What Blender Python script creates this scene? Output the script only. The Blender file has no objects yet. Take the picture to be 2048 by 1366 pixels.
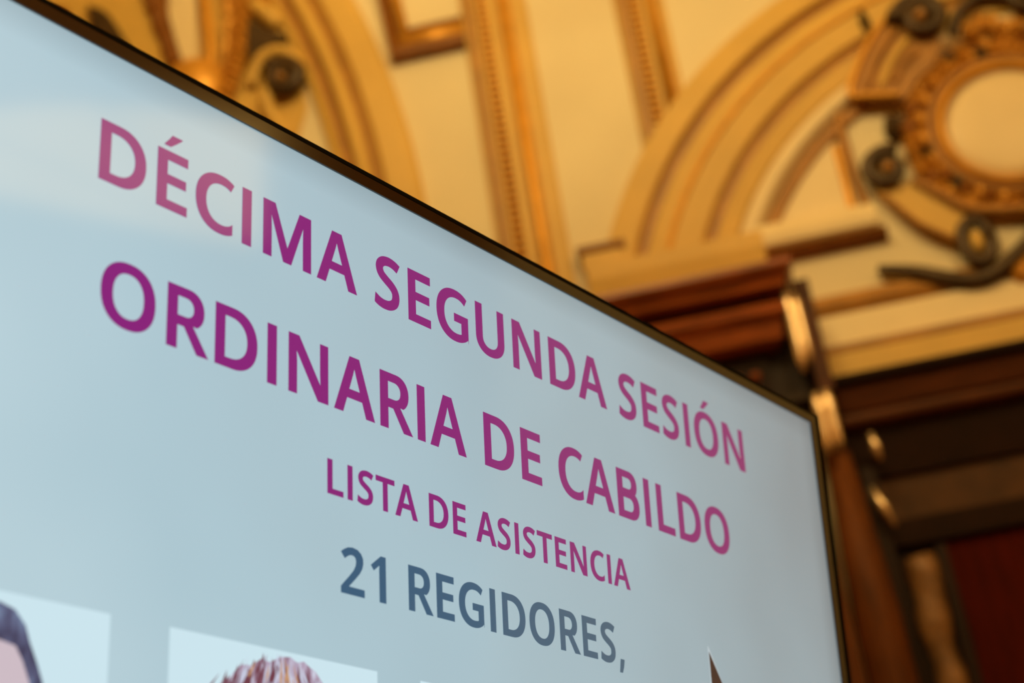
import bpy, bmesh, math, random
from mathutils import Matrix, Vector
random.seed(4)
PI = math.pi
S = bpy.context.scene
COL = S.collection

# ------------------------------------------------------------------ camera
EYE = 1.35
cam_d = bpy.data.cameras.new('camera')
cam = bpy.data.objects.new('camera', cam_d)
COL.objects.link(cam)
cam_d.sensor_width = 36.0
cam_d.lens = 59.69
cam_d.clip_start = 0.05
ROT = Matrix(((0.97477845, 0.20095002, 0.09708793),
              (0.17659522, -0.42851911, -0.88610694),
              (-0.13645918, 0.88090321, -0.45319801)))
cam.matrix_world = Matrix.Translation((0, 0, EYE)) @ ROT.to_4x4()
cam_d.dof.use_dof = True
cam_d.dof.focus_distance = 1.66
cam_d.dof.aperture_fstop = 3.55
cam_d.dof.aperture_blades = 0
S.camera = cam

# ------------------------------------------------------------------ world and exposure
w = bpy.data.worlds.new('dim_room_air')
S.world = w
w.use_nodes = True
w.node_tree.nodes['Background'].inputs[0].default_value = (0.9, 0.62, 0.34, 1)
w.node_tree.nodes['Background'].inputs[1].default_value = 0.05
S.view_settings.view_transform = 'Standard'
S.view_settings.look = 'None'
S.view_settings.exposure = 0.0
S.view_settings.gamma = 1.0
S.view_settings.use_curve_mapping = False

WARM = (1.0, 0.75, 0.29)
BULB_W = 34.0          # watts of each chandelier bulb
WASH_GLOW = 2.6      # radiance of the added amber glow on the side wall
SCREEN = 1.0           # radiance scale of the television picture

# ------------------------------------------------------------------ helpers
def lin(r, g, b):
    f = lambda c: (c / 255 / 12.92) if c / 255 <= 0.04045 else ((c / 255 + 0.055) / 1.055) ** 2.4
    return (f(r), f(g), f(b), 1.0)

def tag(o, label=None, cat=None, group=None, kind=None):
    if label: o['label'] = label
    if cat: o['category'] = cat
    if group: o['group'] = group
    if kind: o['kind'] = kind
    return o

def empty(name, loc=(0, 0, 0), mat=None, parent=None):
    o = bpy.data.objects.new(name, None)
    o.empty_display_size = 0.1
    COL.objects.link(o)
    if parent: o.parent = parent
    if mat is not None: o.matrix_local = mat
    else: o.location = loc
    return o

def obj(name, bm, m, parent=None, smooth=False):
    me = bm
    if isinstance(bm, bmesh.types.BMesh):
        bmesh.ops.recalc_face_normals(bm, faces=bm.faces)
        me = bpy.data.meshes.new(name)
        bm.to_mesh(me)
        bm.free()
    if smooth:
        for p in me.polygons: p.use_smooth = True
    if m and not me.materials: me.materials.append(m)
    o = bpy.data.objects.new(name, me)
    COL.objects.link(o)
    if parent:
        o.parent = parent
        o.matrix_parent_inverse = Matrix.Identity(4)
    return o

def part(name, bm, m, root, smooth=False):
    """a part whose geometry was written in world coordinates, under a root Empty"""
    o = obj(name, bm, m, None, smooth)
    o.parent = root
    o.location = -Vector(root.location)
    return o

def box(bm, x0, x1, y0, y1, z0, z1):
    vs = [bm.verts.new((x, y, z)) for z in (z0, z1) for x, y in ((x0, y0), (x1, y0), (x1, y1), (x0, y1))]
    for f in ((0, 1, 2, 3), (4, 5, 6, 7), (0, 1, 5, 4), (1, 2, 6, 5), (2, 3, 7, 6), (3, 0, 4, 7)):
        bm.faces.new([vs[i] for i in f])
    return bm

def bx(*a):
    return box(bmesh.new(), *a)

def skin_rings(bm, rings, close_ring=True, caps=True):
    V = [[bm.verts.new(p) for p in r] for r in rings]
    n = len(V[0])
    for a, b in zip(V, V[1:]):
        for i in range(n if close_ring else n - 1):
            j = (i + 1) % n
            bm.faces.new((a[i], a[j], b[j], b[i]))
    if caps and close_ring:
        bm.faces.new(V[0]); bm.faces.new(V[-1])
    return bm

def tube(bm, pts, rads, n=10, flat=None):
    """a round tube along pts; rads one per point; flat squashes it along world y"""
    pts = [Vector(p) for p in pts]
    rings = []
    for i, p in enumerate(pts):
        t = (pts[min(i + 1, len(pts) - 1)] - pts[max(i - 1, 0)]).normalized()
        up = Vector((0, 1, 0)) if abs(t.y) < 0.9 else Vector((1, 0, 0))
        a = t.cross(up).normalized(); b = a.cross(t).normalized()
        r = rads[i] if hasattr(rads, '__len__') else rads
        ring = []
        for k in range(n):
            q = 2 * PI * k / n
            ring.append(p + a * (r * math.cos(q)) + b * (r * (flat or 1) * math.sin(q)))
        rings.append(ring)
    return skin_rings(bm, rings)

def spline(P, n=10):
    P = [Vector(p) for p in P]
    out = []
    for i in range(len(P) - 1):
        p0 = P[max(i - 1, 0)]; p1 = P[i]; p2 = P[i + 1]; p3 = P[min(i + 2, len(P) - 1)]
        for k in range(n):
            t = k / n
            out.append(0.5 * ((2 * p1) + (p2 - p0) * t + (2 * p0 - 5 * p1 + 4 * p2 - p3) * t * t + (3 * p1 - p0 - 3 * p2 + p3) * t ** 3))
    out.append(P[-1])
    return out

# ------------------------------------------------------------------ materials
def mat(name, col, rough=0.5, metal=0.0, spec=0.5, var=0.0, vscale=6.0, bump=0.0, bscale=40.0, col2=None, stretch=None, coat=0.0):
    m = bpy.data.materials.new(name)
    m.use_nodes = True
    nt = m.node_tree
    b = nt.nodes['Principled BSDF']
    b.inputs['Roughness'].default_value = rough
    b.inputs['Metallic'].default_value = metal
    b.inputs['Specular IOR Level'].default_value = spec
    b.inputs['Coat Weight'].default_value = coat
    b.inputs['Coat Roughness'].default_value = 0.08
    c = (*col, 1) if len(col) == 3 else col
    b.inputs['Base Color'].default_value = c
    tc = nt.nodes.new('ShaderNodeTexCoord')
    mp = nt.nodes.new('ShaderNodeMapping')
    if stretch: mp.inputs['Scale'].default_value = stretch
    nt.links.new(tc.outputs['Object'], mp.inputs[0])
    if var or col2:
        nz = nt.nodes.new('ShaderNodeTexNoise')
        nz.inputs['Scale'].default_value = vscale
        nz.inputs['Detail'].default_value = 5
        nt.links.new(mp.outputs[0], nz.inputs['Vector'])
        rp = nt.nodes.new('ShaderNodeValToRGB')
        rp.color_ramp.elements[0].position = 0.35
        rp.color_ramp.elements[1].position = 0.68
        d = tuple(v * (1 - var) for v in c[:3]) if not col2 else col2[:3]
        rp.color_ramp.elements[0].color = (*d, 1)
        rp.color_ramp.elements[1].color = c
        nt.links.new(nz.outputs['Fac'], rp.inputs[0])
        nt.links.new(rp.outputs[0], b.inputs['Base Color'])
    if bump:
        n2 = nt.nodes.new('ShaderNodeTexNoise')
        n2.inputs['Scale'].default_value = bscale
        nt.links.new(mp.outputs[0], n2.inputs['Vector'])
        bp = nt.nodes.new('ShaderNodeBump')
        bp.inputs['Strength'].default_value = bump
        bp.inputs['Distance'].default_value = 0.01
        nt.links.new(n2.outputs['Fac'], bp.inputs['Height'])
        nt.links.new(bp.outputs[0], b.inputs['Normal'])
    return m

def glow(name, col, strength=1.0, rough=0.075, ramp=None, edge=False, vary=None):
    """a lit pixel surface behind glossy glass: emits, and mirrors the room"""
    m = bpy.data.materials.new(name)
    m.use_nodes = True
    nt = m.node_tree
    b = nt.nodes['Principled BSDF']
    b.inputs['Base Color'].default_value = (0.004, 0.004, 0.005, 1)
    b.inputs['Roughness'].default_value = rough
    b.inputs['IOR'].default_value = 1.5
    b.inputs['Emission Color'].default_value = col
    b.inputs['Emission Strength'].default_value = strength
    return m

M = {}
M['cream'] = mat('cream_painted_plaster', (0.80, 0.675, 0.45), 0.6, var=0.06, vscale=2.0, bump=0.05)
M['tan'] = mat('ochre_painted_plaster', (0.71, 0.435, 0.10), 0.55, var=0.10, vscale=5.0, bump=0.05)
M['ivory'] = mat('pale_ivory_plaster', (0.85, 0.68, 0.42), 0.45, var=0.05)  # pale cream colour of rolls, ledges and fields
M['gold'] = mat('gilded_plaster', (0.78, 0.37, 0.045), 0.42, metal=0.35, var=0.2, vscale=14, bump=0.1)
M['leafgold'] = mat('gilded_leaf', (0.72, 0.33, 0.045), 0.4, metal=0.5, var=0.45, vscale=22, bump=0.15)
M['umber'] = mat('umber_plaster_and_shade', (0.45, 0.20, 0.035), 0.5, var=0.25, vscale=10)  # brown mouldings; also stands in for shade in the grooves
M['sienna'] = mat('sienna_paint_and_shade', (0.30, 0.105, 0.014), 0.5, spec=0.3, var=0.25, vscale=9)  # brown paint; also stands in for shade on undersides
M['bronze'] = mat('dark_gilding_and_shade', (0.075, 0.038, 0.012), 0.45, metal=0.2, var=0.4, vscale=15, bump=0.1)  # dark bronze tone; also painted where the recess and swag are in shade
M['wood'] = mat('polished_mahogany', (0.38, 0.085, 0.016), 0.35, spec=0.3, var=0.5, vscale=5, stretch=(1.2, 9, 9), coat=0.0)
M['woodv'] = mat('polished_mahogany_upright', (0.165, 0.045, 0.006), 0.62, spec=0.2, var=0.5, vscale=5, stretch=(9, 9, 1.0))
M['lintelwood'] = mat('shaded_wood_copy', (0.10, 0.026, 0.007), 0.45, spec=0.2, var=0.4, vscale=5, stretch=(1.2, 9, 9))  # darker copy of the wood; the bay's shade is in the colour
M['wooddark'] = mat('dark_wood_and_shade', (0.022, 0.006, 0.003), 0.45, spec=0.2, var=0.4, vscale=6)  # near-black wood; also paints the shade of soffit and grooves
M['glint'] = mat('bright_metal_glint', (1.0, 0.74, 0.46), 0.24, metal=0.75)  # bright tone that paints highlights of the varnished wood
M['brown'] = mat('mottled_brown_leather', (0.095, 0.036, 0.010), 0.55, spec=0.2, var=0.45, vscale=7)
M['red'] = mat('deep_red_velvet', (0.080, 0.005, 0.0015), 0.8, spec=0.1, var=0.4, vscale=5, stretch=(6, 1, 1))
M['stone'] = mat('carved_walnut', (0.33, 0.15, 0.05), 0.5, var=0.5, vscale=11, bump=0.4, bscale=25)
M['ceil'] = mat('ceiling_paint', (0.72, 0.55, 0.32), 0.7, var=0.05)
M['floor'] = mat('parquet_floor', (0.18, 0.08, 0.03), 0.35, var=0.4, vscale=4, stretch=(1, 8, 1))
M['black'] = mat('matte_black_plastic', (0.003, 0.003, 0.003), 0.8, spec=0.05)
M['bezel'] = mat('glossy_black_bezel', (0.010, 0.006, 0.003), 0.12, spec=0.9, coat=0.0)
M['steel'] = mat('grey_powder_coated_steel', (0.05, 0.05, 0.052), 0.4, metal=0.6)
M['brass'] = mat('aged_brass', (0.6, 0.36, 0.12), 0.3, metal=1.0)

def emit(name, col, strength):
    m = bpy.data.materials.new(name)
    m.use_nodes = True
    b = m.node_tree.nodes['Principled BSDF']
    b.inputs['Base Color'].default_value = (0.3, 0.2, 0.1, 1)
    b.inputs['Emission Color'].default_value = (*col, 1)
    b.inputs['Emission Strength'].default_value = strength
    return m
M['pane'] = emit('added_amber_glow', (1.0, 0.56, 0.13), WASH_GLOW)
M['bulb'] = emit('lit_bulb', (1.0, 0.66, 0.30), 25.0)

# ------------------------------------------------------------------ room shell
WY = 5.5                      # inner face of the ornate wall
X0, X1, Y0, TOP = -6.0, 4.5, -5.0, 7.4
def struct(name, bm, m):
    return tag(obj(name, bm, m), kind='structure')
floor = tag(struct('floor', bx(X0, X1, Y0, WY, -0.1, 0.0), M['floor']), 'dark parquet floor of the council hall', 'floor')
tag(struct('ceiling', bx(X0, X1, Y0, WY, TOP, TOP + 0.1), M['ceil']), 'pale painted ceiling above the ornate wall', 'ceiling')
tag(struct('wall_far', bx(X0, X1, WY, WY + 0.15, 0, TOP), M['cream']), 'cream plaster wall carrying the gilded ornament', 'wall')
tag(struct('wall_near', bx(X0, X1, Y0 - 0.15, Y0, 0, TOP), M['tan']), 'ochre wall behind the camera', 'wall')
tag(struct('wall_left', bx(X0 - 0.15, X0, Y0, WY, 0, TOP), M['tan']), 'ochre side wall on the television side', 'wall')
tag(struct('wall_right', bx(X1, X1 + 0.15, Y0, WY, 0, TOP), M['sienna']), 'burnt sienna side wall mirrored in the television', 'wall')
tag(struct('added_panel_1', bx(X1 - 0.06, X1, 3.6, 5.45, 0, TOP - 0.3), M['cream']), 'added cream pilaster on the side wall beside the ornate wall', 'reflector')  # unseen panel, added to brighten the reflection in the bezel

def washlight(name, y0, y1, z0, rise, label):
    """an added glowing quadrant fanlight: its pane rises in a quarter ellipse from y0 to y1"""
    r = empty(name, (X1, (y0 + y1) / 2, z0))
    tag(r, label, 'added_glow', kind='structure')
    n = 14
    prof = [(y0, z0), (y1, z0)] + [(y1 - (y1 - y0) * math.sin(PI / 2 * k / n), z0 + rise * math.cos(PI / 2 * k / n)) for k in range(n)]
    rings = [[(x, y, z) for y, z in prof] for x in (X1 + 0.01, X1 - 0.02)]
    part('pane', skin_rings(bmesh.new(), rings), M['pane'], r)
    c = prof + [prof[0]]
    part('panel_rim', tube(bmesh.new(), [(X1 - 0.02, y, z) for y, z in c], 0.03, 8), M['wood'], r)
    for k in (1, 2):
        a = PI / 2 * k / 3
        part('panel_bar', tube(bmesh.new(), [(X1 - 0.025, y1, z0), (X1 - 0.025, y1 - (y1 - y0) * math.sin(a), z0 + rise * math.cos(a))], 0.008, 6), M['wood'], r)
    return r
washlight('added_glow_1', 1.05, 2.54, 4.07, 0.60, 'added glowing amber quadrant fanlight on the side wall')  # unseen glowing panel, added and shaped for the warm wash on the screen

# ------------------------------------------------------------------ ornate wall: mouldings
def P(x, z, off=0.0):
    return (x, WY - off, z)

def arc_sweep(bm, cx, cz, prof, a0, a1, n=48):
    """prof: list of (radius, off); swept about (cx, cz) on the wall, closed at the back"""
    pr = [(prof[0][0], -0.002)] + prof + [(prof[-1][0], -0.002)]
    rings = []
    for i in range(n + 1):
        a = math.radians(a0 + (a1 - a0) * i / n)
        rings.append([P(cx + r * math.cos(a), cz + r * math.sin(a), o) for r, o in pr])
    return skin_rings(bm, rings)

def lin_sweep(bm, p, q, prof):
    """prof: list of (t, off), t across the run p->q (to its left), all on the wall"""
    d = Vector((q[0] - p[0], q[1] - p[1])).normalized()
    nrm = Vector((-d.y, d.x))
    pr = [(prof[0][0], -0.002)] + prof + [(prof[-1][0], -0.002)]
    rings = [[P(c[0] + nrm.x * t, c[1] + nrm.y * t, o) for t, o in pr] for c in (p, q)]
    return skin_rings(bm, rings)

def bulge(r0, r1, o0, o1, n=6):
    """half-round between r0 and r1 rising from o0 to o1"""
    return [(r0 + (r1 - r0) * (0.5 - 0.5 * math.cos(PI * k / n)), o0 + (o1 - o0) * math.sin(PI * k / n)) for k in range(n + 1)]

# --- the great arch over the door bay
ACX, ACZ = 1.40, 3.84
arch = empty('plaster_arch', (ACX, WY, 4.35))
tag(arch, 'wide ochre plaster arch springing above the mahogany pier', 'arch')
def foot(r):
    return 180 - math.degrees(math.asin(0.515 / r))
part('outer_band', arc_sweep(bmesh.new(), ACX, ACZ, [(1.715, 0.0), (1.705, 0.05), (1.60, 0.062), (1.585, 0.03)], foot(1.715), 180 - foot(1.715), 64), M['tan'], arch)
part('groove', arc_sweep(bmesh.new(), ACX, ACZ, [(1.588, 0.0), (1.586, 0.032), (1.555, 0.032), (1.553, 0.0)], foot(1.588), 180 - foot(1.588), 64), M['umber'], arch)  # umber stands in for the shade inside the groove
part('middle_band', arc_sweep(bmesh.new(), ACX, ACZ, [(1.556, 0.0), (1.55, 0.045), (1.50, 0.055), (1.365, 0.055), (1.35, 0.03)], foot(1.556), 180 - foot(1.556), 64), M['tan'], arch)
part('gold_fillet', arc_sweep(bmesh.new(), ACX, ACZ, bulge(1.49, 1.465, 0.05, 0.066), foot(1.49), 180 - foot(1.49), 64), M['gold'], arch)
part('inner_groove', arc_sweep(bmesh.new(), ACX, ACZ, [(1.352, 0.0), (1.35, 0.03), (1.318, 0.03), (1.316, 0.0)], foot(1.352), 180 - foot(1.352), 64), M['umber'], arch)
part('inner_band', arc_sweep(bmesh.new(), ACX, ACZ, [(1.32, 0.0), (1.315, 0.045), (1.25, 0.035), (1.245, 0.0)], foot(1.32), 180 - foot(1.32), 64), M['tan'], arch)
part('ivory_roll', arc_sweep(bmesh.new(), ACX, ACZ, bulge(1.25, 1.16, 0.0, 0.06, 8), foot(1.25), 180 - foot(1.25), 64), M['ivory'], arch, True)
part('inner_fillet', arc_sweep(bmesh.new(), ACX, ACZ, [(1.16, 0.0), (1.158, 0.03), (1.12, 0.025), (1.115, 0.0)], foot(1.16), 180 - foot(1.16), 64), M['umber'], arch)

# --- the tall curved rib beyond the panel
RX, RZ = -4.9, 4.65
rib = empty('plaster_arch', (-0.95, WY, 4.6))
tag(rib, 'tall ochre arch rib rising beside the framed cream panel', 'arch')
B0, B1 = -38, 36
part('outer_band', arc_sweep(bmesh.new(), RX, RZ, [(4.055, 0.0), (4.045, 0.04), (4.02, 0.05), (3.93, 0.06), (3.905, 0.03)], B0, B1), M['tan'], rib)
part('groove', arc_sweep(bmesh.new(), RX, RZ, [(3.908, 0.0), (3.906, 0.03), (3.878, 0.03), (3.876, 0.0)], B0, B1), M['umber'], rib)  # groove shade is put into the umber colour
part('roll', arc_sweep(bmesh.new(), RX, RZ, bulge(3.88, 3.81, 0.01, 0.06, 8), B0, B1), M['tan'], rib, True)
part('inner_groove', arc_sweep(bmesh.new(), RX, RZ, [(3.812, 0.0), (3.81, 0.025), (3.775, 0.025), (3.773, 0.0)], B0, B1), M['umber'], rib)
part('inner_band', arc_sweep(bmesh.new(), RX, RZ, [(3.778, 0.0), (3.775, 0.04), (3.74, 0.03), (3.735, 0.0)], B0, B1), M['tan'], rib)

# --- beaded gilded strips
def bead_mesh():
    bm = bmesh.new()
    bmesh.ops.create_icosphere(bm, subdivisions=1, radius=1.0)
    bmesh.ops.scale(bm, vec=(0.026, 0.018, 0.0125), verts=bm.verts)
    me = bpy.data.meshes.new('bead')
    bm.to_mesh(me); bm.free()
    me.materials.append(M['leafgold'])
    return me
BEAD = bead_mesh()
def strip(x0, x1, z0, z1, xb, label, gold_edge, on_arch=False):
    r = empty('beaded_strip', ((x0 + x1) / 2, WY, z0))
    tag(r, label, 'moulding', 'upright beaded gilded strips')
    wdt = x1 - x0
    part('backing_band', lin_sweep(bmesh.new(), (x0, z0), (x0, z1), [(0, 0), (-0.006, 0.018), (-wdt + 0.006, 0.018), (-wdt, 0)]), M['tan'], r)
    part('umber_fillet', lin_sweep(bmesh.new(), (x0 + 0.018, z0), (x0 + 0.018, z1), [(0, 0.016), (-0.004, 0.045), (-0.03, 0.045), (-0.036, 0.016)]), M['umber'], r)  # brown fillet along the left edge
    part('gold_roll', lin_sweep(bmesh.new(), (gold_edge, z0), (gold_edge, z1), [(-a, b) for a, b in bulge(0, 0.055, 0.016, 0.05)]), M['gold'], r, True)
    z = z0 + 0.02
    while z < z1 - 0.01:
        o = bpy.data.objects.new('bead', BEAD)
        COL.objects.link(o)
        o.parent = r
        o.location = Vector(P(xb, z, 0.022)) - Vector(r.location)
        z += 0.034
    if on_arch:                       # the foot is cut to the curve of the arch it meets
        cut = lambda x: ACZ + math.sqrt(1.715 ** 2 - (x - ACX) ** 2) - 0.008
        for ch in list(r.children):
            if ch.name.startswith('bead'):
                if ch.location.z + r.location.z < cut(xb) + 0.015: bpy.data.objects.remove(ch)
                continue
            for v in ch.data.vertices:
                if v.co.z < z0 + 1e-4: v.co.z = cut(v.co.x)
    return r
strip(-0.605, -0.335, 2.2, 7.1, -0.515, 'broad upright beaded gilded strip crossing the panel frame', -0.455)
strip(0.005, 0.205, 4.86, 7.1, 0.085, 'upright beaded gilded strip running down onto the arch', 0.125, True)

# --- framed panel between rib and strip
fr = empty('panel_frame', (-0.75, WY, 5.5))
tag(fr, 'brown mitred frame corner of the upper panel beside the tall rib', 'panel frame')
f = bmesh.new()
lin_sweep(f, (-0.60, 5.495), (-0.905, 5.495), [(0, 0.0), (-0.004, 0.05), (-0.04, 0.06), (-0.05, 0.03)])
part('lower_outer_rail', f, M['sienna'], fr)  # dark brown paints the shaded underside of the frame
part('lower_roll', lin_sweep(bmesh.new(), (-0.60, 5.545), (-0.87, 5.545), [(-a, b) for a, b in bulge(0, 0.075, 0.012, 0.04)]), M['gold'], fr, True)
part('lower_inner_fillet', lin_sweep(bmesh.new(), (-0.60, 5.618), (-0.83, 5.618), [(0, 0.0), (-0.002, 0.035), (-0.018, 0.035), (-0.02, 0)]), M['sienna'], fr)
part('side_outer_rail', lin_sweep(bmesh.new(), (-0.905, 5.495), (-1.028, 7.1), [(0, 0.0), (-0.004, 0.05), (-0.03, 0.06), (-0.04, 0.03)]), M['sienna'], fr)
part('side_roll', lin_sweep(bmesh.new(), (-0.866, 5.545), (-0.99, 7.1), [(-a, b) for a, b in bulge(0, 0.05, 0.012, 0.04)]), M['gold'], fr, True)

# --- impost of the great arch and its ledge
imp = empty('arch_impost', (0.1, WY, 4.2))
tag(imp, 'ochre impost ledge carrying the foot of the great arch', 'impost')
def hmould(bm, x0, x1, prof):
    """horizontal moulding: prof list of (z, off) from top to bottom, with square ends"""
    pr = [(prof[0][0], -0.002)] + prof + [(prof[-1][0], -0.002)]
    return skin_rings(bm, [[P(x, z, o) for z, o in pr] for x in (x0, x1)])
part('upper_lip', hmould(bmesh.new(), -0.31, -0.13, [(4.455, 0.02), (4.45, 0.075), (4.43, 0.075), (4.418, 0.05)]), M['sienna'], imp)  # sienna stands in for shade under the lip
part('block', hmould(bmesh.new(), -0.285, 0.36, [(4.362, 0.02), (4.36, 0.085), (4.30, 0.085), (4.22, 0.07), (4.084, 0.05)]), M['tan'], imp)
part('corner_block', hmould(bmesh.new(), -0.295, -0.15, [(4.424, 0.02), (4.42, 0.066), (4.355, 0.066)]), M['tan'], imp)
part('ivory_ledge', hmould(bmesh.new(), 0.30, 0.775, [(4.40, 0.02), (4.395, 0.05), (4.335, 0.075), (4.30, 0.07), (4.285, 0.05)]), M['ivory'], imp)
part('ledge_soffit', hmould(bmesh.new(), 0.30, 0.80, [(4.288, 0.02), (4.285, 0.06), (4.27, 0.05), (4.25, 0.01)]), M['sienna'], imp)  # dark strip painted for the shadow beneath the ledge

# --- lunette panel moulding beside the cartouche
lun = empty('lunette_panel', (0.6, WY, 4.4))
tag(lun, 'small cream curved-sided panel tucked between arch and cartouche', 'panel')
bm = bmesh.new()
face = []
for k in range(9):
    a = math.radians(149.9 - k * 2.5)
    face.append((ACX + 1.118 * math.cos(a), ACZ + 1.118 * math.sin(a)))
face += [(0.70, face[-1][1]), (0.70, 4.398)]
vf = [bm.verts.new(P(x, z, 0.012)) for x, z in face]
vb = [bm.verts.new(P(x, z, -0.01)) for x, z in face]
bm.faces.new(vf); bm.faces.new(vb)
for i in range(len(face)):
    j = (i + 1) % len(face)
    bm.faces.new((vf[i], vf[j], vb[j], vb[i]))
part('field', bm, M['ivory'], lun)
part('side_fillet', tube(bmesh.new(), spline([P(0.705, 4.40, 0.01), P(0.705, 4.55, 0.01), P(0.705, 4.68, 0.01)], 6), 0.016, 6), M['gold'], lun)

# --- plaster fascia above the door lintel
fas = empty('plaster_cornice', (1.4, WY, 3.7))
tag(fas, 'cream fascia with ochre mouldings lying above the dark door lintel', 'cornice')
FX0, FX1 = 0.43, 2.37
part('shaded_cove', hmould(bmesh.new(), FX0, FX1, [(4.075, 0.01), (4.07, 0.03), (4.02, 0.05), (3.985, 0.03)]), M['umber'], fas)  # umber paints the shade band of the moulding
part('cream_fascia', hmould(bmesh.new(), FX0, FX1, [(3.985, 0.01), (3.98, 0.05), (3.86, 0.06), (3.855, 0.03)]), M['ivory'], fas)
part('ochre_fillet', hmould(bmesh.new(), FX0, FX1, [(3.858, 0.02), (3.852, 0.08), (3.825, 0.08), (3.82, 0.05)]), M['umber'], fas)
part('ochre_base', hmould(bmesh.new(), FX0, FX1, [(3.822, 0.02), (3.815, 0.09), (3.62, 0.10)]), M['tan'], fas)

# ------------------------------------------------------------------ cartouches
def leaf_mesh(name, m):
    bm = bmesh.new()
    pts = []
    for i, (t, wd, h) in enumerate(((0, 0.15, 0.3), (0.3, 0.5, 0.75), (0.65, 0.42, 0.8), (1.0, 0.06, 0.35))):
        pts.append([bm.verts.new((s * wd, -hh, t - 0.5)) for s, hh in ((-1, 0), (-0.45, h * 0.62), (0, h * 0.45), (0.45, h * 0.62), (1, 0))])
    for a, b in zip(pts, pts[1:]):
        for i in range(4):
            bm.faces.new((a[i], a[i + 1], b[i + 1], b[i]))
    bm.faces.new(pts[0]); bm.faces.new(pts[-1])
    bmesh.ops.recalc_face_normals(bm, faces=bm.faces)
    me = bpy.data.meshes.new(name)
    bm.to_mesh(me); bm.free()
    me.materials.append(m)
    return me
LEAF = leaf_mesh('leaf', M['leafgold'])
LEAFD = leaf_mesh('leaf_dark', M['bronze'])
LEAFS = leaf_mesh('leaf_sienna', M['sienna'])
def put_leaf(root, x, z, size, ang, off=0.01, dark=False, name='leaf'):
    o = bpy.data.objects.new(name, LEAFD if dark else LEAF)
    COL.objects.link(o)
    o.parent = root
    o.location = Vector(P(x, z, off)) - Vector(root.location)
    o.rotation_euler = (0, -ang, 0)
    o.scale = (size, size * 0.8, size)
    return o

def volute(root, x, z, R, turns, a0, sgn, m, off=0.03, tube_r=None, boss=None, name='volute'):
    pts, rad = [], []
    n = int(28 * turns)
    for i in range(n + 1):
        t = i / n
        a = a0 + sgn * 2 * PI * turns * t
        r = R * (1 - 0.82 * t)
        pts.append(P(x + r * math.cos(a), z + r * math.sin(a), off + 0.03 * t))
        rad.append((tube_r or R * 0.24) * (1 - 0.55 * t))
    o = part(name, tube(bmesh.new(), pts, rad, 8), m, root, True)
    b = bmesh.new()
    bmesh.ops.create_icosphere(b, subdivisions=2, radius=R * 0.3, matrix=Matrix.Translation(P(x, z, off + 0.02)))
    part('boss', b, boss or M['umber'], root, True)
    return o

def plate(bm, outline, off, back=-0.01):
    vf = [bm.verts.new(P(x, z, off)) for x, z in outline]
    vb = [bm.verts.new(P(x, z, back)) for x, z in outline]
    bm.faces.new(vf); bm.faces.new(vb)
    for i in range(len(outline)):
        j = (i + 1) % len(outline)
        bm.faces.new((vf[i], vf[j], vb[j], vb[i]))
    return bm

def curve2(P2, n=8):
    return [(v.x, v.y) for v in spline([(x, z, 0) for x, z in P2], n)]

# --- the oval cartouche under the great arch
OX, OZ = 1.325, 4.60
car = empty('oval_cartouche', (OX, WY, OZ))
tag(car, 'gilded leafy cartouche with a blank cream oval and dark volutes', 'cartouche')
def ring_prof(bm, prof, n=56):
    pr = [(prof[0][0], -0.01)] + prof + [(prof[-1][0], -0.01)]
    rings = []
    for i in range(n):
        a = 2 * PI * i / n
        rings.append([P(OX + r * math.cos(a), OZ + r * 1.0 * math.sin(a), o) for r, o in pr])
    rings.append(rings[0])
    skin_rings(bm, rings, caps=False)
    bmesh.ops.remove_doubles(bm, verts=bm.verts, dist=1e-5)
    return bm
b = bmesh.new()
disc = [[P(OX + r * math.cos(2 * PI * i / 48), OZ + r * math.sin(2 * PI * i / 48), o) for i in range(48)] for r, o in ((0.235, 0.0), (0.235, 0.05), (0.18, 0.062), (0.1, 0.068), (0.02, 0.07))]
part('oval_field', skin_rings(b, disc), M['ivory'], car, True)
part('inner_ring', ring_prof(bmesh.new(), bulge(0.232, 0.262, 0.05, 0.085)), M['gold'], car, True)
part('cove_ring', ring_prof(bmesh.new(), [(0.260, 0.06), (0.285, 0.075), (0.30, 0.05)]), M['umber'], car, True)
part('backplate', ring_prof(bmesh.new(), [(0.29, 0.05), (0.365, 0.03), (0.38, 0.0)]), M['gold'], car)
for row, (rr, cnt, sz) in enumerate(((0.315, 46, 0.062), (0.358, 50, 0.066))):
    for k in range(cnt):
        a = 2 * PI * (k + 0.5 * row) / cnt
        put_leaf(car, OX + rr * math.cos(a), OZ + rr * math.sin(a), sz * random.uniform(0.8, 1.25),
                 a + random.uniform(-0.7, 0.7) + (0.6 if k % 2 else -0.6), 0.05 - 0.012 * row).data = LEAFD if random.random() < 0.05 else (LEAFS if random.random() < 0.22 else LEAF)
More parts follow.
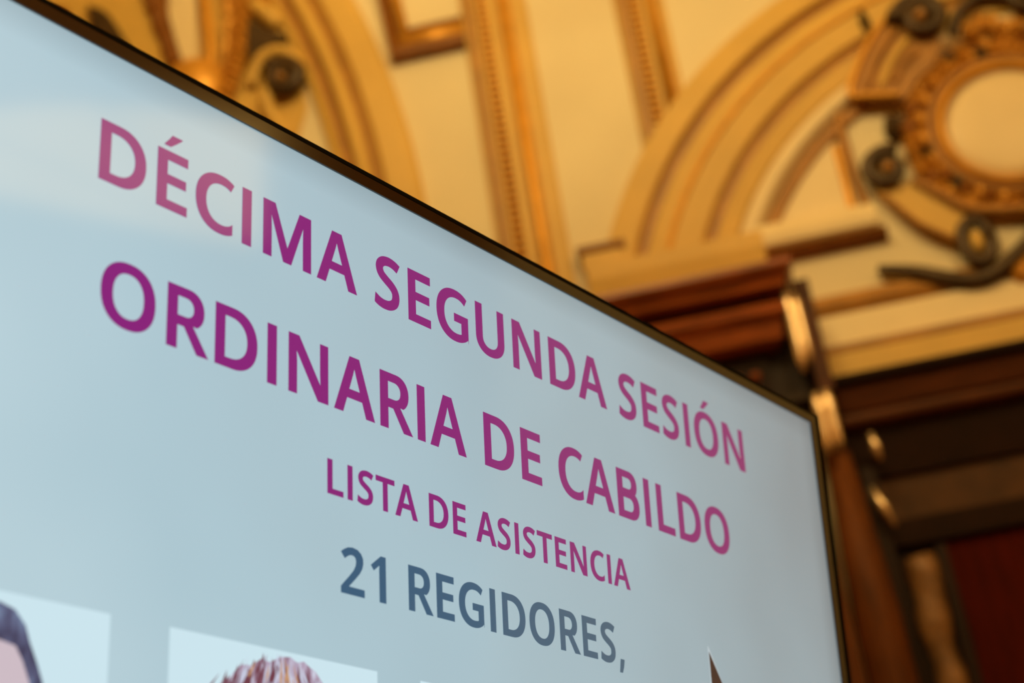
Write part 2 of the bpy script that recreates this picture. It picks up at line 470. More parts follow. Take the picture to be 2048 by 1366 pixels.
# big volute at the shoulder and its fluted shell body
volute(car, 1.12, 5.10, 0.095, 1.6, PI * 0.95, -1, M['bronze'], 0.095, 0.036)
shell = [(x, z - 0.014) for x, z in curve2([(1.06, 5.21), (0.965, 5.12), (0.875, 5.01), (0.805, 4.88), (0.84, 4.85), (0.92, 4.83), (0.985, 4.80), (1.05, 4.87), (1.13, 4.93), (1.17, 5.03), (1.10, 5.15)], 5)]
part('shell', plate(bmesh.new(), shell, 0.072), M['umber'], car)
part('shell_rim', tube(bmesh.new(), spline([P(x, z - 0.016, 0.075) for x, z in ((1.08, 5.215), (0.965, 5.13), (0.87, 5.01), (0.80, 4.87), (0.86, 4.845), (0.97, 4.82))], 8), 0.014, 8), M['gold'], car, True)
for k, (xa, za, xb_, zb) in enumerate(((0.86, 4.86, 1.03, 5.10), (0.91, 4.85, 1.06, 5.04), (0.96, 4.86, 1.08, 4.98))):
    part('flute', tube(bmesh.new(), spline([P(xa, za, 0.07), P((xa + xb_) / 2 - 0.01, (za + zb) / 2 + 0.01, 0.076), P(xb_, zb, 0.074)], 5), [0.008] + [0.017] * 9 + [0.008], 8), M['umber'] if k != 1 else M['tan'], car, True)
# crest over the oval
part('crest_scroll', tube(bmesh.new(), spline([P(1.225, 5.02, 0.05), P(1.27, 5.11, 0.06), P(1.36, 5.155, 0.07), P(1.47, 5.12, 0.07), P(1.56, 5.02, 0.06)], 8), 0.026, 8), M['bronze'], car, True)
for k in range(7):
    put_leaf(car, 1.29 + 0.04 * k, 5.025 + 0.03 * math.sin(k * 1.3), 0.085, random.uniform(-0.9, 0.9), 0.05)
put_leaf(car, 0.935, 4.70, 0.11, 0.6, 0.02, dark=True)
# cheek volute and the strap that runs down to the foot
volute(car, 0.857, 4.512, 0.085, 1.3, PI * 0.3, 1, M['bronze'], 0.05, 0.032)
strap = curve2([(0.80, 4.44), (0.90, 4.30), (1.03, 4.18), (1.075, 4.22), (1.07, 4.29), (1.0, 4.37), (0.93, 4.45)], 5)
part('strap', plate(bmesh.new(), strap, 0.045), M['tan'], car)
part('strap_rim', tube(bmesh.new(), spline([P(0.82, 4.42, 0.045), P(0.92, 4.265, 0.05), P(1.045, 4.165, 0.05)], 8), 0.012, 8), M['umber'], car, True)
part('strap_inner_roll', tube(bmesh.new(), spline([P(0.94, 4.45, 0.05), P(1.02, 4.36, 0.055), P(1.10, 4.285, 0.055), P(1.25, 4.25, 0.05), P(1.4, 4.25, 0.05)], 8), 0.02, 8), M['umber'], car, True)  # brown roll along the inner edge of the strap
# foot volute, an upright loop
loop = [P(1.088 + 0.05 * math.cos(a), 4.15 + 0.085 * math.sin(a), 0.06) for a in [2 * PI * k / 24 for k in range(25)]]
part('foot_loop', tube(bmesh.new(), loop, 0.024, 8), M['bronze'], car, True)
b = bmesh.new()
bmesh.ops.create_icosphere(b, subdivisions=2, radius=0.03, matrix=Matrix.Translation(P(1.088, 4.15, 0.06)) @ Matrix.Diagonal((0.8, 0.6, 1.5, 1)))
part('boss', b, M['tan'], car, True)
# side edge of the backplate
part('edge_moulding', tube(bmesh.new(), spline([P(0.745, 4.86, 0.02), P(0.735, 4.70, 0.03), P(0.74, 4.54, 0.03), P(0.755, 4.398, 0.02)], 8), 0.018, 8), M['umber'], car, True)
put_leaf(car, 0.925, 5.17, 0.11, 0.1, 0.05, dark=True).scale.x = 0.045
# swag under the cartouche
part('swag', tube(bmesh.new(), spline([P(0.735, 4.135, 0.03), P(0.85, 4.09, 0.045), P(0.955, 4.03, 0.055), P(1.05, 4.00, 0.06), P(1.13, 4.02, 0.06), P(1.25, 4.10, 0.05), P(1.36, 4.2, 0.05)], 8), [0.016 + 0.016 * min(1, i / 14) for i in range(49)], 8), M['bronze'], car, True)  # dark colour stands in for shadow on the swag's underside
for k in range(6):
    put_leaf(car, 1.20 + 0.035 * k, 4.0 + 0.02 * (k % 2), 0.085, 0.4 * k, 0.05)

# --- the scrolled ornament beside the tall rib
sc = empty('scroll_ornament', (-1.5, WY, 5.5))
tag(sc, 'gilded scroll and garland ornament inside the tall rib', 'ornament')
half = [(-2.10, 5.40), (-1.80, 5.36), (-1.60, 5.28), (-1.42, 5.20), (-1.335, 5.22), (-1.275, 5.38), (-1.28, 5.55), (-1.335, 5.74), (-1.39, 5.92), (-1.50, 6.14), (-1.66, 6.24), (-2.10, 6.28)]
part('backing_plate', plate(bmesh.new(), half + [(-4.2 - x, z) for x, z in half[-2:0:-1]], 0.014), M['tan'], sc)
volute(sc, -1.35, 5.505, 0.084, 1.4, PI * 0.75, -1, M['bronze'], 0.055, 0.039)
part('scroll_tail', tube(bmesh.new(), spline([P(-1.43, 5.46, 0.05), P(-1.42, 5.36, 0.04), P(-1.36, 5.24, 0.03)], 8), 0.03, 8), M['tan'], sc, True)
part('scroll_hood', tube(bmesh.new(), spline([P(-1.49, 5.53, 0.03), P(-1.44, 5.63, 0.05), P(-1.36, 5.655, 0.05), P(-1.30, 5.61, 0.04), P(-1.285, 5.56, 0.03)], 8), 0.026, 8), M['tan'], sc, True)
part('recess_shade', plate(bmesh.new(), curve2([(-1.47, 5.86), (-1.42, 5.79), (-1.325, 5.72), (-1.40, 5.685), (-1.475, 5.64), (-1.485, 5.75), (-1.47, 5.86)], 4)[:-1], 0.055), M['bronze'], sc)  # dark plate put in for the shade of a recess
part('upper_frond', tube(bmesh.new(), spline([P(-1.45, 5.93, 0.03), P(-1.40, 5.86, 0.045), P(-1.355, 5.80, 0.03)], 8), 0.035, 8), M['tan'], sc, True)
put_leaf(sc, -1.415, 5.955, 0.10, 0.8, 0.02, dark=False)
for k in range(22):
    t = k / 21
    x, z = (-1.545 + 0.04 * math.sin(t * PI) - 0.10 * t * t, 6.14 - 0.68 * t)
    for s in (-1, 1):
        put_leaf(sc, x + s * 0.024, z, 0.075 * random.uniform(0.85, 1.25), s * random.uniform(0.3, 1.0), 0.03)
part('gold_stem', tube(bmesh.new(), spline([P(-1.67, 6.2, 0.04), P(-1.655, 5.95, 0.04), P(-1.645, 5.75, 0.04), P(-1.66, 5.6, 0.03)], 8), 0.026, 8), M['gold'], sc, True)
b = bmesh.new()
bmesh.ops.create_icosphere(b, subdivisions=3, radius=0.125, matrix=Matrix.Translation(P(-1.735, 5.575, 0.02)) @ Matrix.Diagonal((1.15, 0.8, 1.2, 1)))
part('gilded_boss', b, M['gold'], sc, True)
part('ivory_petal', plate(bmesh.new(), curve2([(-1.82, 6.2), (-1.70, 6.2), (-1.695, 5.95), (-1.705, 5.70), (-1.76, 5.70), (-1.81, 5.95)], 4), 0.055), M['ivory'], sc)
for k in range(13):
    t = k / 12
    for s in (-1, 1):
        put_leaf(sc, -1.87 + 0.10 * t + s * 0.022, 6.12 - 0.40 * t, 0.085 * random.uniform(0.9, 1.2), s * 0.7 - 0.25, 0.02, name='husk').data = LEAFS
part('husk_backing', tube(bmesh.new(), spline([P(-1.895, 6.15, 0.015), P(-1.84, 5.93, 0.015), P(-1.785, 5.72, 0.015)], 8), 0.036, 8), M['sienna'], sc, True)  # brown backing behind the husks
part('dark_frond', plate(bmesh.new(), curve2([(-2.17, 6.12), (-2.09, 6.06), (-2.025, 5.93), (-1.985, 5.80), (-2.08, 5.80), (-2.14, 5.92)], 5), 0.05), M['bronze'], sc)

# ------------------------------------------------------------------ mahogany pier under the arch
pier = empty('wooden_pier', (0.1, WY, 0.0))
tag(pier, 'polished mahogany pier with stepped crown standing under the arch foot', 'pier')
def crown(bm, prof, x0, x1, base):
    """profile (z, out) mitred round the front and both ends of the pier"""
    rings = []
    for z, o in prof:
        rings.append([(x0 - o, WY, z), (x0 - o, WY - base - o, z), (x1 + o, WY - base - o, z), (x1 + o, WY, z)])
    return skin_rings(bm, rings)
CX0, CX1, CB = -0.175, 0.334, 0.28
part('crown_lip', crown(bmesh.new(), [(4.088, 0.0), (4.085, 0.082), (4.065, 0.085), (4.035, 0.062), (4.03, 0.05)], CX0, CX1, CB), M['wood'], pier)
part('crown_fillet', crown(bmesh.new(), [(4.031, 0.0), (4.03, 0.052), (4.005, 0.045), (4.0, 0.03), (3.998, 0.0)], CX0, CX1, CB), M['wood'], pier)
part('crown_groove', crown(bmesh.new(), [(4.0, -0.02), (3.998, -0.01), (3.962, -0.02), (3.960, -0.05)], CX0, CX1, CB), M['wooddark'], pier)
part('crown_torus', crown(bmesh.new(), [(3.963, -0.02), (3.958, 0.02), (3.94, 0.032), (3.92, 0.03), (3.90, 0.015), (3.885, 0.0)], CX0, CX1, CB), M['wood'], pier)
part('crown_band', crown(bmesh.new(), [(3.886, 0.0), (3.884, 0.012), (3.83, 0.002), (3.815, -0.02)], CX0, CX1, CB), M['wood'], pier)
part('carved_frieze', crown(bmesh.new(), [(3.817, -0.04), (3.815, -0.06), (3.62, -0.075), (3.618, -0.1)], CX0, CX1, CB), M['wooddark'], pier)  # near-black colour paints the shade of the soffit
for k in range(6):
    b = bmesh.new()
    bmesh.ops.create_icosphere(b, subdivisions=2, radius=0.02, matrix=Matrix.Translation(P(0.218 - 0.06 * k, 3.70, 0.29)))
    bmesh.ops.create_cone(b, cap_ends=True, segments=10, radius1=0.01, radius2=0.01, depth=0.09, matrix=Matrix.Translation(P(0.218 - 0.06 * k, 3.70, 0.24)) @ Matrix.Rotation(PI / 2, 4, 'X'))
    part('carved_ball', b, M['wood'], pier, True)
part('capital', crown(bmesh.new(), [(3.62, -0.05), (3.615, 0.03), (3.58, 0.045), (3.55, 0.02), (3.44, 0.0), (3.41, 0.03), (3.38, 0.04), (3.37, -0.02)], CX0, CX1, 0.26), M['wooddark'], pier)
part('frieze_return', bx(0.25, 0.418, WY - 0.20, WY, 3.60, 4.0), M['wooddark'], pier)
part('return_stile', bx(0.415, 0.465, WY - 0.26, WY, 3.62, 4.04), M['lintelwood'], pier)
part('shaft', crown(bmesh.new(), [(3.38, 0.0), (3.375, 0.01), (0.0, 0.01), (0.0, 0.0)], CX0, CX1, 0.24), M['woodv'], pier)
def reed(bm, x, off, r, z0, z1, n=14):
    pts = [P(x, z0 + (z1 - z0) * k / 6, off) for k in range(7)]
    rings = []
    for i, p in enumerate(pts):
        rr = r * (0.55 if i in (0, 6) else 1)
        rings.append([(p[0] + rr * math.cos(2 * PI * k / n), p[1] + rr * math.sin(2 * PI * k / n), p[2]) for k in range(n)])
    return skin_rings(bm, rings)
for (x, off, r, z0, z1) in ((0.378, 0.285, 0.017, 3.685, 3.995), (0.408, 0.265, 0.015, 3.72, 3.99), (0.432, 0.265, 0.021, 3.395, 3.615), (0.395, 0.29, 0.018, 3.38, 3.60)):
    o = part('highlight_reed', reed(bmesh.new(), x, off, r, z0, z1), M['glint'], pier, True)  # bright metal stands in for highlights on the varnished corner
part('corner_column', reed(bmesh.new(), 0.425, 0.22, 0.075, 0.0, 3.40, 24), M['woodv'], pier, True)
part('corner_fillet', bx(0.49, 0.535, WY - 0.16, WY, 0.0, 3.36), M['wooddark'], pier)

# ------------------------------------------------------------------ door bay right of the pier
lint = empty('door_lintel', (1.4, WY, 3.3))
tag(lint, 'dark moulded wooden lintel crossing the bay beside the pier', 'lintel')
LX0, LX1 = 0.468, 2.332
part('cap_moulding', hmould(bmesh.new(), LX0, LX1, [(3.685, 0.05), (3.68, 0.215), (3.655, 0.21), (3.645, 0.19)]), M['wooddark'], lint)
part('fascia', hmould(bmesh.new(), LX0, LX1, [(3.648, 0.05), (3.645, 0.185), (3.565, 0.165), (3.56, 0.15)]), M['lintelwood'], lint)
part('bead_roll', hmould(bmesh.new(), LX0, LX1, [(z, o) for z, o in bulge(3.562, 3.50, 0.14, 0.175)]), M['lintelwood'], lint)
part('lower_groove', hmould(bmesh.new(), LX0, LX1, [(3.502, 0.05), (3.50, 0.13), (3.34, 0.10), (3.335, 0.05)]), M['wooddark'], lint)
part('leather_frieze', hmould(bmesh.new(), 0.5, LX1, [(3.345, 0.02), (3.342, 0.08), (3.185, 0.085), (3.18, 0.02)]), M['brown'], lint)
part('bottom_rail', hmould(bmesh.new(), 0.5, LX1, [(3.186, 0.02), (3.183, 0.095), (3.10, 0.085), (3.085, 0.02)]), M['wooddark'], lint)
for (x, z, a) in ((0.553, 3.41, 0.12), (0.53, 3.20, 0.3)):
    b = bmesh.new()
    L = 0.05 if z > 3.3 else 0.075
    tube(b, [P(x - math.sin(a) * L, z + math.cos(a) * L, 0.20), P(x, z, 0.205), P(x + math.sin(a) * L, z - math.cos(a) * L, 0.20)], [0.008, 0.016, 0.008], 10)
    box(b, x - 0.01, x + 0.01, WY - 0.2, WY - 0.05, z - 0.01, z + 0.01)
    part('highlight_bar', b, M['glint'], lint, True)  # bright bars stand in for small highlights on the mouldings

dp = empty('door_1', (1.4, WY, 0.0))
tag(dp, 'deep red velvet door panel framed by carved walnut below the lintel', 'door', kind='structure')
part('velvet_panel', bx(0.70, 2.2, WY - 0.06, WY, 0.0, 3.10), M['red'], dp)
pts, rad = [], []
for k in range(61):
    zz = 3.06 - 0.05 * k
    pts.append(P(0.615 + 0.007 * math.sin(k * 0.9), zz, 0.045))
    rad.append(0.054 + 0.007 * math.sin(k * 1.7) + 0.006 * math.sin(k * 0.61))
part('carved_border', tube(bmesh.new(), pts, rad, 10, 0.7), M['stone'], dp, True)
part('border_backing', bx(0.55, 0.675, WY - 0.05, WY, 0.0, 3.10), M['wooddark'], dp)
part('edge_strip', bx(0.672, 0.705, WY - 0.085, WY, 0.0, 3.08), M['wooddark'], dp)

# ------------------------------------------------------------------ the matching halves
def mirror_parts(src, dst, axis, names=None, skip=()):
    """copies of a thing's parts mirrored about x = axis, parented to dst"""
    for ch in list(src.children):
        kind = ch.name.split('.')[0]
        if (names and kind not in names) or kind in skip: continue
        c = ch.copy()
        COL.objects.link(c)
        c.parent = dst
        c.scale.x = -ch.scale.x
        c.rotation_euler = (ch.rotation_euler.x, -ch.rotation_euler.y, -ch.rotation_euler.z)
        c.location.x = 2 * axis - (src.location.x + ch.location.x) - dst.location.x
mirror_parts(car, car, OX, {'volute', 'boss', 'shell', 'shell_rim', 'flute', 'strap', 'strap_rim', 'foot_loop', 'edge_moulding', 'swag'})
mirror_parts(sc, sc, -2.10, skip=('dark_frond', 'backing_plate'))
pier2 = empty('wooden_pier', (2 * ACX - 0.1, WY, 0.0))
tag(pier2, 'polished mahogany pier with stepped crown on the far side of the red door', 'pier')
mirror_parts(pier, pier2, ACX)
imp2 = empty('arch_impost', (2 * ACX - 0.1, WY, 4.2))
tag(imp2, 'ochre impost ledge carrying the far foot of the great arch beyond the cartouche', 'impost')
mirror_parts(imp, imp2, ACX)
lun2 = empty('lunette_panel', (2 * ACX - 0.6, WY, 4.4))
tag(lun2, 'small cream curved-sided panel on the far flank of the cartouche', 'panel')
mirror_parts(lun, lun2, ACX)
mirror_parts(dp, dp, ACX, {'carved_border', 'border_backing', 'edge_strip'})

# ------------------------------------------------------------------ television
U = 0.678                     # metres per slide unit
TVM = Matrix(((0.46167661, 0.10178615, 0.88118913, 0.14779671),
              (0.88704831, -0.05297601, -0.45862712, 2.15840943),
              (0.0, 0.99339475, -0.11474702, 0.8912588 + EYE),
              (0, 0, 0, 1)))
# local axes: x along the screen, y up the screen, z out of it; origin = upper right corner of the picture
tv = empty('television', mat=TVM)
tag(tv, 'large flat television showing a pale slide with purple headings', 'television')
SW, SH = 2.112 * U, 1.124 * U
BF, BL = 0.0182 * U, 0.0075 * U          # bezel face and outer lip
RF, RL = 0.0225 * U, 0.0165 * U

def screen_mat():
    m = glow('slide_picture', (0.4, 0.5, 0.55, 1), SCREEN)
    nt = m.node_tree
    b = nt.nodes['Principled BSDF']
    tc = nt.nodes.new('ShaderNodeTexCoord')
    sep = nt.nodes.new('ShaderNodeSeparateXYZ')
    nt.links.new(tc.outputs['Object'], sep.inputs[0])
    def mr(src, a0, a1, b0=0.0, b1=1.0):
        n = nt.nodes.new('ShaderNodeMapRange')
        n.inputs[1].default_value = a0; n.inputs[2].default_value = a1
        n.inputs[3].default_value = b0; n.inputs[4].default_value = b1
        nt.links.new(src, n.inputs[0])
        return n.outputs[0]
    def math_(op, a, b_):
        n = nt.nodes.new('ShaderNodeMath'); n.operation = op
        for i, v in enumerate((a, b_)):
            if isinstance(v, (int, float)): n.inputs[i].default_value = v
            else: nt.links.new(v, n.inputs[i])
        return n.outputs[0]
    gx = mr(sep.outputs['X'], -SW, 0.0)
    gy = mr(sep.outputs['Y'], -SH, 0.0)
    nz = nt.nodes.new('ShaderNodeTexNoise')
    nz.inputs['Scale'].default_value = 3.2
    nz.inputs['Detail'].default_value = 2
    nt.links.new(tc.outputs['Object'], nz.inputs['Vector'])
    t = math_('ADD', math_('MULTIPLY', gx, 0.85), math_('MULTIPLY', gy, 0.18))  # rightward darkening puts the panel's viewing-angle dimming into the picture
    t = math_('ADD', t, math_('MULTIPLY', math_('SUBTRACT', nz.outputs['Fac'], 0.5), 0.35))
    rp = nt.nodes.new('ShaderNodeValToRGB')
    els = rp.color_ramp.elements
    els[0].position = 0.0; els[0].color = lin(194, 218, 226)
    els[1].position = 1.0; els[1].color = lin(140, 150, 153)
    for p_, c_ in ((0.3, lin(172, 199, 209)), (0.6, lin(163, 185, 193)), (0.8, lin(152, 168, 173))):
        e = els.new(p_); e.color = c_
    nt.links.new(t, rp.inputs[0])
    # the backlight dies away in the last millimetres next to the frame
    e1 = mr(sep.outputs['Y'], -0.030, -0.001, 1.0, 0.80)
    e2 = mr(sep.outputs['X'], -0.035, -0.001, 1.0, 0.80)
    mul = nt.nodes.new('ShaderNodeVectorMath'); mul.operation = 'SCALE'
    nt.links.new(rp.outputs[0], mul.inputs[0])
    nt.links.new(math_('MULTIPLY', e1, e2), mul.inputs[3])
    nt.links.new(mul.outputs[0], b.inputs['Emission Color'])
    return m
M['screen'] = screen_mat()
obj('screen', bx(-SW, 0, -SH, 0, -0.004, 0.0), M['screen'], tv)
f = bmesh.new()
def frame_ring(bm, o0, o1, z0, z1, side0, side1):
    """rectangular ring between two outlines; o* vertical margins, side* horizontal margins"""
    A = [(-SW - side0, -SH - o0), (side0, -SH - o0), (side0, o0), (-SW - side0, o0)]
    B = [(-SW - side1, -SH - o1), (side1, -SH - o1), (side1, o1), (-SW - side1, o1)]
    rings = []
    for a, b_ in zip(A, B):
        rings.append([(*a, z0), (*b_, z1), (*b_, -0.02), (*a, -0.02)])
    rings.append(rings[0])
    skin_rings(bm, rings, caps=False)
    bmesh.ops.remove_doubles(bm, verts=bm.verts, dist=1e-6)
    return bm
obj('bezel', frame_ring(f, 0.0, BF, 0.002, 0.002, 0.0, RF), M['bezel'], tv)
obj('outer_lip', frame_ring(bmesh.new(), BF, BF + BL, 0.0025, 0.0015, RF, RF + RL), M['black'], tv)
h = bmesh.new()
box(h, -SW - RF - RL * 0.5, RF + RL * 0.5, -SH - BF - BL * 0.5, BF + BL * 0.5, -0.045, -0.004)
box(h, -SW + 0.25, -0.25, -SH + 0.05, -0.25, -0.075, -0.045)
obj('housing', h, M['black'], tv)

# --- lettering (outlines in font units, cap height 1462)
ST = 282
def sup(cx, cy, rx, ry, a0=0, a1=360, n=40, e=2.25):
    out = []
    for i in range(n + 1):
        a = math.radians(a0 + (a1 - a0) * i / n)
        c, s = math.cos(a), math.sin(a)
        out.append((cx + rx * math.copysign(abs(c) ** (2 / e), c), cy + ry * math.copysign(abs(s) ** (2 / e), s)))
    return out
def stroke(pts, wd, n=8):
    sp = spline([(x, y, 0) for x, y in pts], n)
    L, R = [], []
    for i, p in enumerate(sp):
        t = (sp[min(i + 1, len(sp) - 1)] - sp[max(i - 1, 0)]).normalized()
        q = Vector((-t.y, t.x, 0)) * (wd / 2)
        L.append((p.x + q.x, p.y + q.y)); R.append((p.x - q.x, p.y - q.y))
    return L + R[::-1]
def rect(x0, x1, y0, y1):
    return [(x0, y0), (x1, y0), (x1, y1), (x0, y1)]
CAP = 1462
LB = 184
def bowl(x0, x1, y0, y1, th, tv_):
    """outer D-shape and its counter, for D, R, B"""
    rx_o = (y1 - y0) / 2 * 0.98
    xo = max(x0, x1 - rx_o)
    outer = [(x0, y0)] + sup(xo, (y0 + y1) / 2, x1 - xo, (y1 - y0) / 2, -90, 90, 28, 2.2) + [(x0, y1)]
    rxi = max(30, min(x1 - th - x0, (y1 - y0) / 2 - tv_))
    xi = x1 - th - rxi
    inner = [(x0 + ST, y0 + tv_)] + sup(xi, (y0 + y1) / 2, rxi, (y1 - y0) / 2 - tv_, -90, 90, 28, 2.2) + [(x0 + ST, y1 - tv_)]
    return [outer, inner]
TH = 236
G = {}
G['D'] = (1506, [bowl(LB, 1396, 0, CAP, 296, 236)])
G['E'] = (1147, [[[(LB, 0), (1026, 0), (1026, TH), (LB + ST, TH), (LB + ST, 636), (984, 636), (984, 870), (LB + ST, 870), (LB + ST, CAP - TH), (1026, CAP - TH), (1026, CAP), (LB, CAP)]]])
G['I'] = (641, [[rect(LB, LB + ST, 0, CAP)]])
G['L'] = (1114, [[[(LB, 0), (1062, 0), (1062, 242), (LB + ST, 242), (LB + ST, CAP), (LB, CAP)]]])
G['T'] = (1151, [[[(434, 0), (434 + ST, 0), (434 + ST, CAP - 238), (1126, CAP - 238), (1126, CAP), (24, CAP), (24, CAP - 238), (434, CAP - 238)]]])
G['M'] = (1890, [[[(LB, 0), (LB, CAP), (LB + 376, CAP), (945, 400), (1332, CAP), (1706, CAP), (1706, 0), (1706 - 266, 0), (1706 - 266, 740), (1450, 1120), (1066, 0), (814, 0), (440, 1120), (450, 740), (450, 0)]]])
G['N'] = (1610, [[[(LB, 0), (LB, CAP), (LB + 330, CAP), (1178, 408), (1166, 660), (1166, CAP), (1428, CAP), (1428, 0), (1096, 0), (430, 1070), (446, 800), (446, 0)]]])
G['A'] = (1354, [[[(0, 0), (296, 0), (428, 392), (926, 392), (1056, 0), (1354, 0), (838, 1468), (516, 1468)], [(502, 626), (626, 1000), (677, 1180), (730, 1000), (852, 626)]]])
G['O'] = (1622, [[sup(811, 731, 692, 753), sup(811, 731, 692 - 300, 753 - 244)]])
def open_arc(cx, cy, rx, ry, xt, xb, e=2.2):
    at_ = math.degrees(math.acos(((xt - cx) / rx) ** (e / 2)))
    ab = 360 - math.degrees(math.acos(((xb - cx) / rx) ** (e / 2)))
    return sup(cx, cy, rx, ry, at_, ab, 40, e)
G['C'] = (1288, [[open_arc(815, 731, 700, 753, 1226, 1190) + open_arc(866, 731, 450, 515, 1128, 1190)[::-1]]])
G['G'] = (1495, [[open_arc(835, 731, 720, 753, 1318, 1340) + [(1352, 62), (1352, 796), (796, 796), (796, 562), (1080, 562), (1080, 242)] + open_arc(890, 731, 475, 515, 1222, 1076)[::-1]]])
G['U'] = (1526, [[[(LB - 10, CAP), (LB - 10, 530)] + sup(763, 520, 589, 540, 180, 360, 28, 2.2) + [(1352, 530), (1352, CAP), (1352 - 276, CAP), (1352 - 276, 530)] + sup(763, 520, 589 - 278, 540 - 244, 360, 180, 28, 2.2) + [(LB - 10 + 278, 530), (LB - 10 + 278, CAP)]]])
G['S'] = (1128, [[stroke([(958, 1252), (800, 1322), (610, 1350), (420, 1310), (305, 1210), (278, 1075), (345, 930), (510, 815), (690, 710), (820, 580), (855, 420), (805, 250), (650, 138), (450, 108), (260, 138), (60, 232)], 258, 6)]])
G['S'] = (1128, [[[(max(x, 94), y) for x, y in G['S'][1][0][0]]]])
bo, bi = bowl(LB, 1186, 560, CAP, 286, 228)
bo = [p for p in bo[1:-1] if not (p[0] < 960 and p[1] < 760)]
G['R'] = (1309, [[[(LB, 0), (LB + ST, 0), (LB + ST, 556), (640, 556), (998, 0), (1320, 0), (884, 634)] + bo + [(LB, CAP)], [(x, max(y, 784)) for x, y in bi]]])
u1, h1 = bowl(LB, 1162, 690, CAP, 272, 222)
u2, h2 = bowl(LB, 1234, 0, 866, 290, 232)
G['B'] = (1331, [[[p for p in u2[:-1] if p[1] < 770] + [p for p in u1[1:] if p[1] > 780], h1, h2]])
G['1'] = (1169, [[[(862, 0), (570, 0), (570, 1000), (580, 1160), (520, 1108), (330, 954), (206, 1108), (640, CAP), (862, CAP)]]])
G['2'] = (1169, [[[(1088, 0), (84, 0), (84, 206), (440, 570), (620, 770), (712, 930), (736, 1070), (716, 1160), (660, 1216), (570, 1236), (470, 1220), (380, 1176), (250, 1084), (92, 1270), (230, 1372), (390, 1450), (590, 1482), (800, 1448), (950, 1350), (1032, 1214), (1040, 1060), (1000, 900), (890, 722), (670, 490), (432, 256), (432, 242), (1088, 242)]]])
G[','] = (552, [[[(375, 238), (390, 215), (330, -30), (228, -264), (60, -264), (150, 238)]]])
ACUTE = [[(0, 1578), (0, 1604), (120, 1755), (206, 1886), (490, 1886), (490, 1864), (330, 1712), (172, 1578)]]

def glyph_mesh(ch, sx, sy, accent):
    adv, pieces = G[ch]
    bm = bmesh.new()
    pcs = list(pieces)
    if accent:
        ax = adv / 2 - 215
        pcs = pcs + [[[(x + ax, y) for x, y in ACUTE[0]]]]
    for loops in pcs:
        cu = bpy.data.curves.new('tmp', 'CURVE')
        cu.dimensions = '2D'; cu.fill_mode = 'BOTH'; cu.extrude = 0.00012
        for lp in loops:
            s_ = cu.splines.new('POLY')
            s_.points.add(len(lp) - 1)
            for i, (x, y) in enumerate(lp):
                s_.points[i].co = (x * sx, y * sy, 0, 1)
            s_.use_cyclic_u = True
        ob = bpy.data.objects.new('tmp', cu)
        COL.objects.link(ob)
        me = bpy.data.meshes.new_from_object(ob)
        bm.from_mesh(me)
        bpy.data.objects.remove(ob); bpy.data.curves.remove(cu); bpy.data.meshes.remove(me)
    me = bpy.data.meshes.new('letter')
    bm.to_mesh(me); bm.free()
    return me

def text_mat(name, c0, c1):
    m = glow(name, c0, SCREEN)
    nt = m.node_tree
    b = nt.nodes['Principled BSDF']
    g = nt.nodes.new('ShaderNodeObjectInfo')
    v = nt.nodes.new('ShaderNodeTexCoord')
    rp = nt.nodes.new('ShaderNodeValToRGB')
    rp.color_ramp.elements[0].color = c0
    rp.color_ramp.elements[1].color = c1
    at = nt.nodes.new('ShaderNodeAttribute')
    at.attribute_type = 'OBJECT'; at.attribute_name = 'slide_x'
    nt.links.new(at.outputs['Fac'], rp.inputs[0])
    nt.links.new(rp.outputs[0], b.inputs['Emission Color'])
    return m
M['purple'] = text_mat('purple_heading', lin(134, 32, 122), lin(142, 56, 104))  # right-hand letter colour has the warm reflected tint painted in
M['slate'] = text_mat('slate_heading', lin(36, 86, 124), lin(94, 110, 114))  # greyer right end likewise carries reflected warmth in its colour

CACHE = {}
def text_line(name, text, xl, xr, base, cap, m, label):
    """xl: left ink edge, xr: right ink edge (slide units, 0 at the right border of the picture)"""
    raw = []
    pen = 0
    for ch in text:
        if ch == ' ':
            pen += 532; continue
        bc = {'É': 'E', 'Ó': 'O'}.get(ch, ch)
        raw.append((bc, ch != bc, pen)); pen += G[bc][0]
    def ink(bc, k):
        xs = [p[0] for pc in G[bc][1] for lp in pc for p in lp]
        return min(xs) if k == 0 else max(xs)
    left = ink(raw[0][0], 0); right = raw[-1][2] + ink(raw[-1][0], 1)
    sx = (xr - xl) / (right - left) * U
    sy = cap / CAP * U
    r = empty(name, (0, 0, 0), parent=tv)
    r.location = (xl * U, base * U, 0.0003)
    if label: r['label'] = label
    for bc, acc, pn in raw:
        key = (bc, acc, round(sx, 9), round(sy, 9))
        if key not in CACHE:
            CACHE[key] = glyph_mesh(bc, sx, sy, acc)
            CACHE[key].materials.append(m)
        o = bpy.data.objects.new('letter', CACHE[key])
        COL.objects.link(o)
        o.parent = r
        o.location = ((pn - left) * sx, 0, 0)
        o['slide_x'] = min(1.0, max(0.0, 1 + (xl + (pn - left) * sx / U) / 1.9))
    return r
text_line('heading_line', 'DÉCIMA SEGUNDA SESIÓN', -1.7963, -0.2883, -0.1757, 0.0812, M['purple'], 'purple capitals of the first heading line')
text_line('heading_line', 'ORDINARIA DE CABILDO', -1.7839, -0.3735, -0.3534, 0.0824, M['purple'], 'purple capitals of the second heading line')
text_line('heading_line', 'LISTA DE ASISTENCIA', -1.4058, -0.7081, -0.4735, 0.0472, M['purple'], 'smaller purple capitals of the third line')
text_line('heading_line', '21 REGIDORES,', -1.3814, -0.7405, -0.5990, 0.0618, M['slate'], 'slate grey figures and capitals of the fourth line')

